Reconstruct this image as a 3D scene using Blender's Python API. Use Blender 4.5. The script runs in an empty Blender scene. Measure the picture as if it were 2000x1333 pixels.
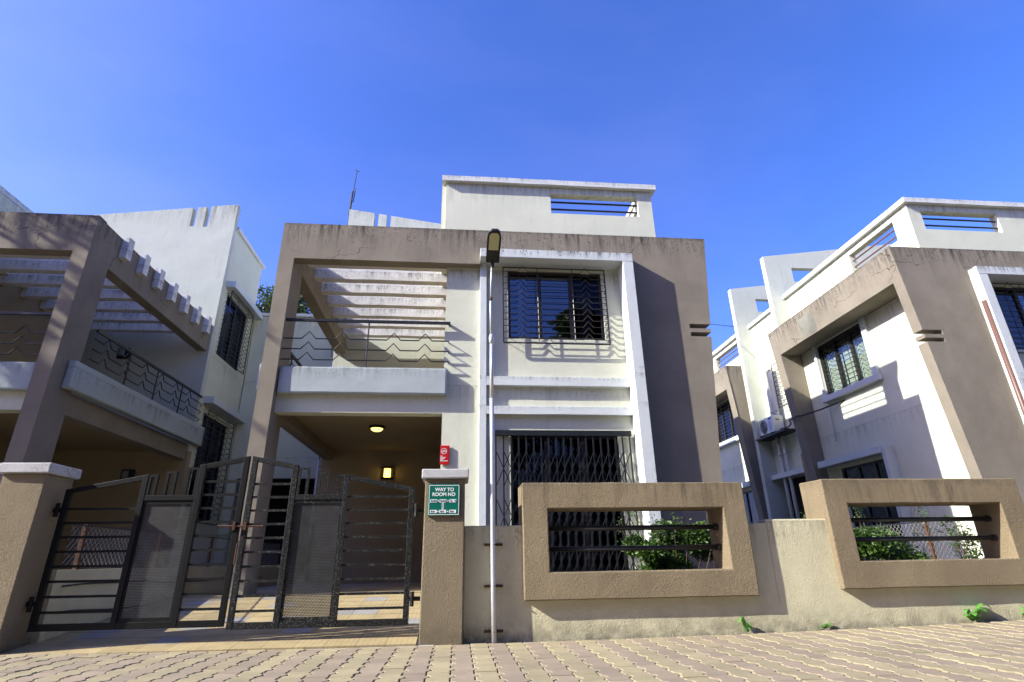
import bpy, math, random
from mathutils import Vector, Matrix, noise as mnoise
random.seed(7)
S = 0.727                      # survey units to metres
scene = bpy.context.scene

# ------------------------------------------------------------------ camera
def cam_matrix():
    pit, yaw, rol = .3803, .0987, .016
    cp, sp, cw, sw, cr, sr = math.cos(pit), math.sin(pit), math.cos(yaw), math.sin(yaw), math.cos(rol), math.sin(rol)
    fwd = Vector((sw*cp, cw*cp, sp)); right = Vector((cw, -sw, 0)); down = -right.cross(fwd)
    r2 = cr*right + sr*down; d2 = -sr*right + cr*down
    m = Matrix.Identity(4)
    for i in range(3):
        m[i][0] = r2[i]; m[i][1] = -d2[i]; m[i][2] = -fwd[i]
    m[2][3] = 1.1*S
    return m
cd = bpy.data.cameras.new('camera'); cam = bpy.data.objects.new('camera', cd)
scene.collection.objects.link(cam); cam.matrix_world = cam_matrix()
cd.sensor_width = 36; cd.lens = 36*1068.95/2000; cd.clip_start = .05; cd.clip_end = 3000
scene.camera = cam
# ------------------------------------------------------------------ light
LD = Vector((4.4, 1.0, -2.7)).normalized()          # direction the sunlight travels
world = bpy.data.worlds.new('World'); scene.world = world; world.use_nodes = True
wn = world.node_tree; bg = wn.nodes['Background']
sky = wn.nodes.new('ShaderNodeTexSky'); sky.sky_type = 'NISHITA'; sky.sun_disc = False
sky.sun_elevation = math.asin(-LD.z); sky.sun_rotation = math.atan2(-LD.x, -LD.y) % (2*math.pi)
sky.altitude = 600; sky.air_density = 1.0; sky.dust_density = 2.2; sky.ozone_density = 2.6
hs = wn.nodes.new('ShaderNodeHueSaturation'); hs.inputs['Saturation'].default_value = 1.25
tint = wn.nodes.new('ShaderNodeMix'); tint.data_type = 'RGBA'; tint.blend_type = 'MULTIPLY'
tint.inputs[0].default_value = 1; tint.inputs[7].default_value = (1.08, .95, 1.52, 1)
wn.links.new(sky.outputs[0], hs.inputs['Color']); wn.links.new(hs.outputs[0], tint.inputs[6])
# very thin high haze: slightly paler, less saturated veils
tc = wn.nodes.new('ShaderNodeTexCoord'); mp = wn.nodes.new('ShaderNodeMapping'); mp.inputs['Scale'].default_value = (1.0, 2.2, 3.0); mp.inputs['Rotation'].default_value = (.3, .5, .4)
nz = wn.nodes.new('ShaderNodeTexNoise'); nz.inputs['Scale'].default_value = 1.5; nz.inputs['Detail'].default_value = 6; nz.inputs['Roughness'].default_value = .55
m1 = wn.nodes.new('ShaderNodeMapRange'); m1.inputs[1].default_value = .42; m1.inputs[2].default_value = .72; m1.inputs[3].default_value = 1.24; m1.inputs[4].default_value = 1.14
m2 = wn.nodes.new('ShaderNodeMapRange'); m2.inputs[1].default_value = .42; m2.inputs[2].default_value = .72; m2.inputs[3].default_value = 1.0; m2.inputs[4].default_value = 1.04
wn.links.new(tc.outputs['Generated'], mp.inputs['Vector']); wn.links.new(mp.outputs[0], nz.inputs['Vector'])
wn.links.new(nz.outputs[0], m1.inputs[0]); wn.links.new(nz.outputs[0], m2.inputs[0])
wn.links.new(m1.outputs[0], hs.inputs['Saturation']); wn.links.new(m2.outputs[0], hs.inputs['Value'])
wn.links.new(tint.outputs[2], bg.inputs[0]); bg.inputs[1].default_value = .107
sd = bpy.data.lights.new('sun', 'SUN'); sun = bpy.data.objects.new('sun', sd); scene.collection.objects.link(sun)
sd.energy = 5.0; sd.angle = math.radians(.53); sd.color = (1, .97, .87)
sun.rotation_euler = LD.to_track_quat('-Z', 'Y').to_euler(); sun.location = (-20, -10, 20)
vs = scene.view_settings; vs.view_transform = 'Standard'; vs.look = 'None'; vs.gamma = 1; vs.exposure = 1.22
vs.use_curve_mapping = False

# ------------------------------------------------------------------ materials
MATS = {}
def nodes(name):
    m = bpy.data.materials.new(name); m.use_nodes = True
    nt = m.node_tree; b = nt.nodes['Principled BSDF']; MATS[name] = m
    return m, nt, b
def N(nt, t, **k):
    n = nt.nodes.new(t)
    for a, v in k.items():
        if a.startswith('i_'): n.inputs[int(a[2:])].default_value = v
        else: setattr(n, a, v)
    return n
def L(nt, a, b): nt.links.new(a, b)
def math_(nt, op, a, b=None, clamp=False):
    n = N(nt, 'ShaderNodeMath', operation=op); n.use_clamp = clamp
    for i, x in enumerate((a, b)):
        if x is None: continue
        if isinstance(x, (int, float)): n.inputs[i].default_value = x
        else: L(nt, x, n.inputs[i])
    return n.outputs[0]
def ramp(nt, x, a, b):
    n = N(nt, 'ShaderNodeMapRange'); L(nt, x, n.inputs[0]); n.inputs[1].default_value = a; n.inputs[2].default_value = b
    n.clamp = True
    return n.outputs[0]
def mixc(nt, f, a, b, mode='MIX'):
    n = N(nt, 'ShaderNodeMix', data_type='RGBA', blend_type=mode)
    for i, x in ((0, f), (6, a), (7, b)):
        if isinstance(x, (int, float)): n.inputs[i].default_value = x
        elif isinstance(x, tuple): n.inputs[i].default_value = x if len(x) == 4 else x + (1,)
        else: L(nt, x, n.inputs[i])
    return n.outputs[2]
def pos(nt, scale=(1, 1, 1)):
    g = N(nt, 'ShaderNodeNewGeometry'); m = N(nt, 'ShaderNodeMapping'); m.inputs['Scale'].default_value = scale
    L(nt, g.outputs['Position'], m.inputs['Vector']); return m.outputs[0], g
def noise(nt, v, scale, detail=3, rough=.55):
    n = N(nt, 'ShaderNodeTexNoise'); L(nt, v, n.inputs['Vector'])
    n.inputs['Scale'].default_value = scale; n.inputs['Detail'].default_value = detail; n.inputs['Roughness'].default_value = rough
    return n.outputs[0]
def stucco(name, col, bump=.5, scale=55, tops=(), streak=.5, dark=(.05, .045, .04), cracks=False, var=.12, patch=None, grime=0.0, base=0.0, bd=.012, mot=.8):
    m, nt, b = nodes(name)
    p, g = pos(nt); sep = N(nt, 'ShaderNodeSeparateXYZ'); L(nt, g.outputs['Position'], sep.inputs[0])
    big = noise(nt, p, 1.3, 4, .6)
    f = ramp(nt, big, .35, .68)
    c = mixc(nt, f, tuple(x*(1-var) for x in col), tuple(min(1, x*(1+var*.6)) for x in col))
    fine = noise(nt, p, 9, 5, .7)
    c = mixc(nt, math_(nt, 'MULTIPLY', ramp(nt, fine, .52, .75), .22), c, tuple(x*.72 for x in col))
    ps, _ = pos(nt, (5.5, 5.5, .45)); st = noise(nt, ps, 1.6, 5, .65)
    ps2, _ = pos(nt, (14, 14, 1.2)); st2 = noise(nt, ps2, 1.3, 4, .6)
    pb = noise(nt, p, .9, 3, .55)
    for zt, ln, am in tops:
        zz = N(nt, 'ShaderNodeMapRange'); L(nt, sep.outputs[2], zz.inputs[0])
        zz.inputs[1].default_value = (zt-ln)*S; zz.inputs[2].default_value = zt*S; zz.clamp = True
        above = math_(nt, 'LESS_THAN', sep.outputs[2], zt*S+.004)
        k = math_(nt, 'MULTIPLY', math_(nt, 'POWER', zz.outputs[0], 1.6), above)
        thr = math_(nt, 'MULTIPLY', ramp(nt, st, .44, .60), math_(nt, 'ADD', ramp(nt, st2, .42, .60), .35, True))
        thr = math_(nt, 'MULTIPLY', thr, ramp(nt, pb, .32, .52))
        edge = math_(nt, 'MULTIPLY', ramp(nt, k, .84, 1.0), ramp(nt, fine, .40, .60))
        a = math_(nt, 'MAXIMUM', math_(nt, 'MULTIPLY', thr, k), math_(nt, 'MULTIPLY', edge, .8 if name != 'gable' else .05))
        mott = math_(nt, 'MULTIPLY', math_(nt, 'MULTIPLY', ramp(nt, noise(nt, p, 24, 4, .75), .50, .60), ramp(nt, st2, .44, .58)), ramp(nt, k, .05, .5))
        a = math_(nt, 'MAXIMUM', a, math_(nt, 'MULTIPLY', mott, mot))
        c = mixc(nt, math_(nt, 'MULTIPLY', a, am, True), c, dark)
    if streak:
        a = math_(nt, 'MULTIPLY', math_(nt, 'MULTIPLY', ramp(nt, st, .56, .78), ramp(nt, pb, .46, .62)), streak, True)
        c = mixc(nt, a, c, tuple(x*.45 for x in col))
    if base:
        zb = math_(nt, 'SUBTRACT', 1.0, ramp(nt, sep.outputs[2], .0, .34))
        a = math_(nt, 'MULTIPLY', math_(nt, 'POWER', zb, 1.5), ramp(nt, noise(nt, p, 7, 5, .7), .34, .62))
        c = mixc(nt, math_(nt, 'MULTIPLY', a, base, True), c, (.10, .085, .06))
    if grime:
        v2 = noise(nt, p, 26, 4, .75)
        a = math_(nt, 'MULTIPLY', math_(nt, 'MULTIPLY', ramp(nt, v2, .50, .62), ramp(nt, noise(nt, p, 3.2, 3, .6), .42, .62)), grime, True)
        c = mixc(nt, a, c, (.06, .065, .055))
    if cracks:
        nz = N(nt, 'ShaderNodeTexNoise'); L(nt, p, nz.inputs['Vector']); nz.inputs['Scale'].default_value = 2.6; nz.inputs['Detail'].default_value = 5
        ad = N(nt, 'ShaderNodeVectorMath', operation='MULTIPLY_ADD'); L(nt, nz.outputs['Color'], ad.inputs[0])
        ad.inputs[1].default_value = (.55, .55, .55); L(nt, p, ad.inputs[2])
        vo = N(nt, 'ShaderNodeTexVoronoi', feature='DISTANCE_TO_EDGE'); vo.inputs['Scale'].default_value = .55; L(nt, ad.outputs[0], vo.inputs['Vector'])
        cr = math_(nt, 'MULTIPLY', math_(nt, 'SUBTRACT', 1.0, ramp(nt, vo.outputs['Distance'], .0015, .005)), ramp(nt, noise(nt, p, 1.1, 2), .47, .56))
        hi = N(nt, 'ShaderNodeMapRange'); L(nt, sep.outputs[2], hi.inputs[0]); hi.inputs[1].default_value = 8.3*S; hi.inputs[2].default_value = 8.8*S
        c = mixc(nt, math_(nt, 'MULTIPLY', math_(nt, 'MULTIPLY', cr, hi.outputs[0]), .85), c, (.04, .03, .028))
    if patch:
        px = N(nt, 'ShaderNodeMapRange')
        c = mixc(nt, math_(nt, 'MULTIPLY', ramp(nt, noise(nt, p, 2.1, 5, .7), .66, .70), patch[1]), c, patch[0])
    L(nt, c, b.inputs['Base Color']); b.inputs['Roughness'].default_value = .92; b.inputs['Specular IOR Level'].default_value = .15
    n1 = noise(nt, p, scale*2.3, 2, .7); n2 = noise(nt, p, scale*1.15, 3, .75); n3 = noise(nt, p, scale*.07, 2, .5)
    h = math_(nt, 'ADD', math_(nt, 'MULTIPLY', n1, .8), math_(nt, 'MULTIPLY', n2, 1.5))
    h = math_(nt, 'ADD', h, math_(nt, 'MULTIPLY', n3, 1.5))
    bp = N(nt, 'ShaderNodeBump'); bp.inputs['Strength'].default_value = bump; bp.inputs['Distance'].default_value = bd
    L(nt, h, bp.inputs['Height']); L(nt, bp.outputs[0], b.inputs['Normal'])
    return m
def plain(name, col, rough=.5, metal=0, var=.25, scale=18, wear=None, bump=0.0, spec=.4):
    m, nt, b = nodes(name); p, g = pos(nt)
    f = noise(nt, p, scale, 4, .65)
    c = mixc(nt, ramp(nt, f, .3, .7), tuple(x*(1-var) for x in col), tuple(min(1, x*(1+var)) for x in col))
    if wear:
        w = noise(nt, p, scale*3.1, 5, .75)
        c = mixc(nt, math_(nt, 'MULTIPLY', ramp(nt, w, wear[1], wear[1]+.1), wear[2]), c, wear[0])
    L(nt, c, b.inputs['Base Color']); b.inputs['Roughness'].default_value = rough; b.inputs['Metallic'].default_value = metal
    b.inputs['Specular IOR Level'].default_value = spec
    if bump:
        bn = N(nt, 'ShaderNodeBump'); bn.inputs['Strength'].default_value = bump; bn.inputs['Distance'].default_value = .004
        L(nt, noise(nt, p, scale*5, 3, .6), bn.inputs['Height']); L(nt, bn.outputs[0], b.inputs['Normal'])
    return m
stucco('brown', (.285, .250, .196), bump=1.0, scale=62, tops=((9.62, 1.0, 1.0),), cracks=True, streak=.35, var=.14)
stucco('box_brown', (.335, .268, .168), bump=1.0, bd=.02, scale=46, tops=((2.26, 1.3, .55),), streak=.5, mot=.2, var=.12)
stucco('pillar_brown', (.315, .258, .168), bump=1.0, bd=.02, scale=46, streak=.3, var=.12, patch=((.6, .58, .55), .5), base=.6)
stucco('cream', (.64, .648, .515), bump=.6, scale=50, tops=((11.45, .9, .5), (8.5, .9, .45), (5.2, .6, .4)), streak=.38, var=.05)
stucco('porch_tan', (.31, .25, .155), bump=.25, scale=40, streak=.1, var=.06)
stucco('coping', (.66, .67, .64), bump=.55, scale=60, tops=((11.6, .2, .7), (14.4, .3, .6)), streak=.3, var=.05, grime=.35)
stucco('slab_white', (.40, .445, .445), bump=.6, scale=62, tops=((5.6, .5, .6),), streak=.8, var=.06)
stucco('white_trim', (.60, .635, .63), bump=.6, scale=62, mot=1.0, tops=((8.9, .32, 1.0), (5.42, .18, .6), (4.66, .18, .35), (5.6, .3, .3)), streak=.2, var=.04)
stucco('gable', (.54, .565, .49), bump=.7, scale=46, tops=((15.2, 1.6, .8),), mot=.5, streak=.65, var=.06, dark=(.09, .09, .08))
stucco('slat_white', (.66, .655, .65), bump=.4, scale=50, tops=((9.7, .5, .5), (9.3, .3, .8)), streak=.7, var=.08, grime=.45)
stucco('wall_cream', (.72, .67, .455), bump=.9, bd=.015, scale=50, tops=((1.62, .5, .5),), streak=.5, var=.12, base=.75)
stucco('cap_white', (.66, .66, .66), bump=1.2, scale=58, streak=.3, var=.05, grime=.5)
stucco('bare_cement', (.22, .215, .18), bump=.8, scale=40, streak=.8, var=.3, grime=.5)
plain('black_metal', (.014, .015, .017), rough=.42, var=.3, wear=((.10, .105, .10), .60, .7))
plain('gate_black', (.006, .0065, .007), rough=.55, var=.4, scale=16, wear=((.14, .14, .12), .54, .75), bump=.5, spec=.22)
plain('gate_shade', (.004, .0045, .005), rough=.5, var=.4, scale=20, wear=((.06, .06, .055), .64, .5), bump=.3, spec=.18)  # darker copy of the gate paint, shade on the left leaf put into the colour
plain('grille_metal', (.03, .026, .024), rough=.4, var=.3, wear=((.16, .14, .12), .62, .6))
plain('pipe_grey', (.52, .53, .54), rough=.35, metal=.35, var=.1, wear=((.3, .27, .22), .66, .5))
plain('pvc', (.55, .54, .50), rough=.5, var=.08)
plain('brown_pipe', (.12, .065, .05), rough=.45, var=.1)
plain('rust', (.07, .03, .015), rough=.85, var=.5, scale=40)
plain('dark_frame', (.02, .018, .016), rough=.5, var=.2)
plain('room_dark', (.03, .028, .027), rough=.9, var=.1)  # near-black: the darkness of unlit rooms and recesses is in the colour
plain('lamp_black', (.012, .012, .013), rough=.5, var=.2)
plain('lamp_lens', (.47, .47, .27), rough=.3, var=.06, scale=60)
plain('curtain_blue', (.22, .38, .60), rough=.9, var=.25, scale=60)
plain('curtain_green', (.50, .51, .43), rough=.9, var=.3, scale=22)
plain('curtain_grey', (.20, .21, .22), rough=.9, var=.25, scale=16)
plain('ac_white', (.62, .63, .62), rough=.45, var=.05)
plain('ac_blue', (.02, .05, .35), rough=.5, var=.05)
plain('sign_green', (.0, .125, .085), rough=.35, var=.04)
plain('sign_white', (.75, .80, .78), rough=.5, var=.03)
plain('sign_red', (.50, .004, .006), rough=.4, var=.04)
plain('sign_ink', (.03, .05, .05), rough=.5, var=.03)
plain('bark', (.10, .075, .055), rough=.9, var=.4, bump=.6)
plain('soil', (.07, .052, .036), rough=1, var=.4, bump=.8)
plain('cable_black', (.012, .012, .012), rough=.5, var=.2)
plain('wire_galv', (.30, .29, .27), rough=.5, metal=.4, var=.2)
plain('step_cement', (.36, .33, .28), rough=.9, var=.15, bump=.5)

def paver_mat(name, col, stain):
    m, nt, b = nodes(name); p, g = pos(nt)
    oi = N(nt, 'ShaderNodeObjectInfo')
    c = mixc(nt, ramp(nt, noise(nt, p, 3.0, 4, .6), .3, .7), tuple(x*.86 for x in col), tuple(x*1.08 for x in col))
    c = mixc(nt, math_(nt, 'MULTIPLY', ramp(nt, noise(nt, p, 1.1, 3, .6), .50, .68), .45), c, stain)
    c = mixc(nt, math_(nt, 'MULTIPLY', ramp(nt, noise(nt, p, 160, 3, .7), .45, .75), .3), c, tuple(x*.6 for x in col))
    c = mixc(nt, math_(nt, 'MULTIPLY', ramp(nt, noise(nt, p, .55, 6, .72), .46, .66), .42), c, (.21, .17, .12))
    c = mixc(nt, math_(nt, 'MULTIPLY', ramp(nt, noise(nt, p, 14, 5, .75), .58, .72), .45), c, (.13, .10, .07))
    c = mixc(nt, 1.0, c, mixc(nt, oi.outputs['Random'], (.88, .88, .88), (1.08, 1.06, 1.04)), 'MULTIPLY')
    L(nt, c, b.inputs['Base Color']); b.inputs['Roughness'].default_value = .85; b.inputs['Specular IOR Level'].default_value = .25
    bn = N(nt, 'ShaderNodeBump'); bn.inputs['Strength'].default_value = .5; bn.inputs['Distance'].default_value = .003
    L(nt, noise(nt, p, 130, 4, .7), bn.inputs['Height']); L(nt, bn.outputs[0], b.inputs['Normal'])
paver_mat('paver_yellow', (.300, .262, .158), (.24, .20, .13))
paver_mat('paver_pink', (.262, .215, .155), (.25, .21, .14))
def tile_mat(name, col):
    m, nt, b = nodes(name); p, g = pos(nt); oi = N(nt, 'ShaderNodeObjectInfo')
    sep = N(nt, 'ShaderNodeSeparateXYZ'); L(nt, p, sep.inputs[0])
    gr = math_(nt, 'FRACT', math_(nt, 'MULTIPLY', sep.outputs[0], 18.0)); gr2 = math_(nt, 'FRACT', math_(nt, 'MULTIPLY', sep.outputs[1], 18.0))
    line = math_(nt, 'MAXIMUM', math_(nt, 'LESS_THAN', gr, .14), math_(nt, 'LESS_THAN', gr2, .12))
    c = mixc(nt, ramp(nt, noise(nt, p, 5, 4, .6), .3, .7), tuple(x*.85 for x in col), tuple(x*1.1 for x in col))
    c = mixc(nt, math_(nt, 'MULTIPLY', line, .45), c, tuple(x*.45 for x in col))
    c = mixc(nt, math_(nt, 'MULTIPLY', ramp(nt, noise(nt, p, 1.7, 4, .65), .52, .72), .4), c, (.20, .15, .09))
    c = mixc(nt, 1.0, c, mixc(nt, oi.outputs['Random'], (.88, .88, .86), (1.08, 1.08, 1.08)), 'MULTIPLY')
    L(nt, c, b.inputs['Base Color']); b.inputs['Roughness'].default_value = .55
    bn = N(nt, 'ShaderNodeBump'); bn.inputs['Strength'].default_value = .6; bn.inputs['Distance'].default_value = .003; bn.invert = True
    L(nt, line, bn.inputs['Height']); L(nt, bn.outputs[0], b.inputs['Normal'])
tile_mat('tile_yellow', (.38, .30, .155)); tile_mat('tile_blue', (.29, .28, .26))
def ground_mat():
    m, nt, b = nodes('ground'); p, g = pos(nt)
    c = mixc(nt, ramp(nt, noise(nt, p, .8, 5, .6), .35, .65), (.13, .11, .08), (.22, .19, .14))
    L(nt, c, b.inputs['Base Color']); b.inputs['Roughness'].default_value = .95
ground_mat()
def leaf_mat(name, c1, c2, tr=.35):
    m, nt, b = nodes(name); p, g = pos(nt)
    c = mixc(nt, noise(nt, p, 22, 2, .6), c1, c2)
    r = mixc(nt, ramp(nt, noise(nt, p, 2.5, 2, .5), .35, .65), c, tuple(x*1.25 for x in c2))
    out = nt.nodes['Material Output']; t = N(nt, 'ShaderNodeBsdfTranslucent'); mx = N(nt, 'ShaderNodeMixShader'); mx.inputs[0].default_value = tr
    L(nt, r, b.inputs['Base Color']); L(nt, r, t.inputs[0]); b.inputs['Roughness'].default_value = .45
    L(nt, b.outputs[0], mx.inputs[1]); L(nt, t.outputs[0], mx.inputs[2]); L(nt, mx.outputs[0], out.inputs[0])
leaf_mat('leaf_bush', (.016, .045, .008), (.06, .12, .018)); leaf_mat('leaf_tree', (.018, .040, .012), (.045, .075, .02))
leaf_mat('leaf_weed', (.06, .17, .035), (.13, .32, .06), .4)
def glass_mat(name, refl, tintc):
    m, nt, b = nodes(name); nt.nodes.remove(b); out = nt.nodes['Material Output']
    tr = N(nt, 'ShaderNodeBsdfTransparent'); tr.inputs[0].default_value = tintc+(1,)
    gl = N(nt, 'ShaderNodeBsdfGlossy'); gl.inputs['Roughness'].default_value = .015; gl.inputs['Color'].default_value = (.85, .9, 1, 1)
    p, g = pos(nt); bn = N(nt, 'ShaderNodeBump'); bn.inputs['Strength'].default_value = .04; bn.inputs['Distance'].default_value = .01
    L(nt, noise(nt, p, 3, 2), bn.inputs['Height']); L(nt, bn.outputs[0], gl.inputs['Normal'])
    fr = N(nt, 'ShaderNodeFresnel'); fr.inputs[0].default_value = 1.5
    f = math_(nt, 'ADD', math_(nt, 'MULTIPLY', fr.outputs[0], .6 if refl else .3), refl, True); mx = N(nt, 'ShaderNodeMixShader')
    L(nt, f, mx.inputs[0]); L(nt, tr.outputs[0], mx.inputs[1]); L(nt, gl.outputs[0], mx.inputs[2]); L(nt, mx.outputs[0], out.inputs[0])
glass_mat('glass_tinted', .10, (.35, .38, .45)); glass_mat('glass_clear', .0, (.8, .84, .82)); glass_mat('glass_dull', .0, (.5, .5, .52))
def mesh_sheet_mat():
    m, nt, b = nodes('perforated_sheet'); p, g = pos(nt)
    sep = N(nt, 'ShaderNodeSeparateXYZ'); L(nt, p, sep.inputs[0]); k = 420.0
    row = math_(nt, 'MULTIPLY', sep.outputs[2], k/math.pi/2)
    sh = math_(nt, 'MULTIPLY', math_(nt, 'FLOOR', row), math.pi)
    a = math_(nt, 'SINE', math_(nt, 'ADD', math_(nt, 'MULTIPLY', sep.outputs[0], k), sh)); c = math_(nt, 'SINE', math_(nt, 'MULTIPLY', math_(nt, 'FRACT', row), math.pi))
    hole = math_(nt, 'GREATER_THAN', math_(nt, 'ADD', a, math_(nt, 'MULTIPLY', c, 1.6)), 1.55)
    col = mixc(nt, ramp(nt, noise(nt, p, 12, 5, .7), .35, .7), (.008, .009, .009), (.04, .042, .04))
    L(nt, col, b.inputs['Base Color']); b.inputs['Roughness'].default_value = .55
    tr = N(nt, 'ShaderNodeBsdfTransparent'); mx = N(nt, 'ShaderNodeMixShader'); out = nt.nodes['Material Output']
    L(nt, hole, mx.inputs[0]); L(nt, b.outputs[0], mx.inputs[1]); L(nt, tr.outputs[0], mx.inputs[2]); L(nt, mx.outputs[0], out.inputs[0])
mesh_sheet_mat()
def emis(name, col, st):
    m, nt, b = nodes(name); b.inputs['Base Color'].default_value = col+(1,)
    b.inputs['Emission Color'].default_value = col+(1,); b.inputs['Emission Strength'].default_value = st
emis('lamp_glow', (1, .66, .10), 2.6); emis('lamp_glow_soft', (1, .74, .20), 1.1)

# ------------------------------------------------------------------ mesh helpers
XF = [lambda p: p]                                   # current placement of survey coordinates
def place(mx=1, ax=0, my=1, ay=0): XF[0] = lambda p: (ax+mx*p[0], ay+my*p[1], p[2])
def wloc(o):
    v = Vector((0, 0, 0))
    while o: v += o.location; o = o.parent
    return v
def link(o, parent=None):
    scene.collection.objects.link(o)
    if parent: o.parent = parent
    return o
def setp(o, label=None, cat=None, group=None, kind=None):
    for k, v in (('label', label), ('category', cat), ('group', group), ('kind', kind)):
        if v: o[k] = v
    return o
def thing(name, label, cat, loc, group=None):
    o = bpy.data.objects.new(name, None); o.empty_display_size = .2
    x = XF[0](loc); o.location = (x[0]*S, x[1]*S, x[2]*S)
    return setp(link(o), label, cat, group)
WOB = {'pergola_slat': .009, 'coping': .006, 'balcony_parapet': .008, 'surround': .006, 'shaft': .005, 'cap': .006, 'bay_hood': .003, 'bay_band': .004, 'canopy': .005}
class MB:
    def __init__(s): s.v = []; s.f = []
    def add(s, vs, fs, warp=None):
        n = len(s.v); s.v += [XF[0](warp(p) if warp else p) for p in vs]; s.f += [tuple(i+n for i in f) for f in fs]; return s
    def box(s, x0, x1, y0, y1, z0, z1, warp=None):
        vs = [(x, y, z) for x in (x0, x1) for y in (y0, y1) for z in (z0, z1)]
        return s.add(vs, [(0, 1, 3, 2), (4, 6, 7, 5), (0, 4, 5, 1), (2, 3, 7, 6), (0, 2, 6, 4), (1, 5, 7, 3)], warp)
    def panel(s, ax, a0, a1, U, Vv, holes=(), warp=None):
        us = sorted(set([U[0], U[1]]+[h for q in holes for h in (q[0], q[1])])); us = [u for u in us if U[0] <= u <= U[1]]
        vv = sorted(set([Vv[0], Vv[1]]+[h for q in holes for h in (q[2], q[3])])); vv = [v for v in vv if Vv[0] <= v <= Vv[1]]
        def solid(i, j):
            if i < 0 or j < 0 or i >= len(us)-1 or j >= len(vv)-1: return False
            cu, cv = (us[i]+us[i+1])/2, (vv[j]+vv[j+1])/2
            return not any(q[0] < cu < q[1] and q[2] < cv < q[3] for q in holes)
        def P(a, u, v): return (u, a, v) if ax == 'y' else (a, u, v)
        vs, fs = [], []
        def quad(*q): n = len(vs); vs.extend(q); fs.append((n, n+1, n+2, n+3))
        for i in range(len(us)-1):
            for j in range(len(vv)-1):
                if not solid(i, j): continue
                u0, u1, v0, v1 = us[i], us[i+1], vv[j], vv[j+1]
                for a in (a0, a1): quad(P(a, u0, v0), P(a, u1, v0), P(a, u1, v1), P(a, u0, v1))
                if not solid(i-1, j): quad(P(a0, u0, v0), P(a1, u0, v0), P(a1, u0, v1), P(a0, u0, v1))
                if not solid(i+1, j): quad(P(a0, u1, v0), P(a1, u1, v0), P(a1, u1, v1), P(a0, u1, v1))
                if not solid(i, j-1): quad(P(a0, u0, v0), P(a0, u1, v0), P(a1, u1, v0), P(a1, u0, v0))
                if not solid(i, j+1): quad(P(a0, u0, v1), P(a0, u1, v1), P(a1, u1, v1), P(a1, u0, v1))
        return s.add(vs, fs, warp)
    def prism(s, pts, d0, d1, ax):                    # polygon in the plane normal to ax
        n = len(pts)
        def P(p, d): return (p[0], d, p[1]) if ax == 'y' else ((d, p[0], p[1]) if ax == 'x' else (p[0], p[1], d))
        vs = [P(p, d0) for p in pts]+[P(p, d1) for p in pts]
        return s.add(vs, [tuple(range(n)), tuple(range(2*n-1, n-1, -1))]+[(i, (i+1) % n, n+(i+1) % n, n+i) for i in range(n)])
    def tube(s, pts, r, seg=8, cap=True, rs=None):
        pts = [Vector(p) for p in pts]; vs, fs = [], []
        for k, p in enumerate(pts):
            t = (pts[min(k+1, len(pts)-1)]-pts[max(k-1, 0)]).normalized()
            a = t.orthogonal().normalized() if abs(t.z) > .9 else t.cross(Vector((0, 0, 1))).normalized()
            b = t.cross(a); rr = rs[k] if rs else r
            vs += [tuple(p+rr*(math.cos(2*math.pi*i/seg)*a+math.sin(2*math.pi*i/seg)*b)) for i in range(seg)]
        for k in range(len(pts)-1):
            fs += [(k*seg+i, k*seg+(i+1) % seg, (k+1)*seg+(i+1) % seg, (k+1)*seg+i) for i in range(seg)]
        if cap: fs += [tuple(range(seg)), tuple(range((len(pts)-1)*seg, len(pts)*seg))]
        return s.add(vs, fs)
    def bar(s, p, q, w, d):                            # flat bar in the x-z plane: w across, d deep in y
        p, q = Vector(p), Vector(q); t = (q-p).normalized(); a = Vector((-t.z, 0, t.x)); a = a.normalized()*w/2; b = Vector((0, d/2, 0))
        vs = [tuple(c+i*a+j*b) for c in (p, q) for i in (-1, 1) for j in (-1, 1)]
        return s.add(vs, [(0, 1, 3, 2), (4, 6, 7, 5), (0, 4, 5, 1), (2, 3, 7, 6), (0, 2, 6, 4), (1, 5, 7, 3)])
    def build(s, name, mat, parent=None, bevel=0, smooth=False):
        off = wloc(parent); me = bpy.data.meshes.new(name)
        me.from_pydata([tuple(Vector(v)*S-off) for v in s.v], [], s.f)
        import bmesh
        b = bmesh.new(); b.from_mesh(me); bmesh.ops.remove_doubles(b, verts=b.verts, dist=1e-5)
        if name in WOB:                                  # hand-cast edges are never quite straight
            for _ in range(4):
                ed = [e for e in b.edges if e.calc_length() > .45]
                if ed: bmesh.ops.subdivide_edges(b, edges=ed, cuts=1, use_grid_fill=True)
            for v in b.verts:
                q = (v.co+off)*3.1; v.co += Vector((mnoise.noise(q), mnoise.noise(q+Vector((9, 1, 4))), mnoise.noise(q+Vector((3, 7, 2)))))*WOB[name]
        bmesh.ops.recalc_face_normals(b, faces=b.faces); b.to_mesh(me); b.free()
        me.materials.append(MATS[mat])
        if smooth:
            for p in me.polygons: p.use_smooth = True
        o = bpy.data.objects.new(name, me); link(o, parent)
        if bevel:
            mo = o.modifiers.new('bevel', 'BEVEL'); mo.width = bevel; mo.segments = 2; mo.limit_method = 'ANGLE'; mo.angle_limit = .6
        return o
def box(name, mat, parent, *a, bevel=0): return MB().box(*a).build(name, mat, parent, bevel)
def copies(proto, parent, offs):                       # further copies of one mesh object, offsets in metres
    out = []
    for d in offs:
        c = proto.copy(); scene.collection.objects.link(c); c.parent = parent
        c.location = proto.location+Vector(d); out.append(c)
    return out
def gz(x): return .0013*min(abs(x), 11)**2             # the street rises gently to both sides

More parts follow.
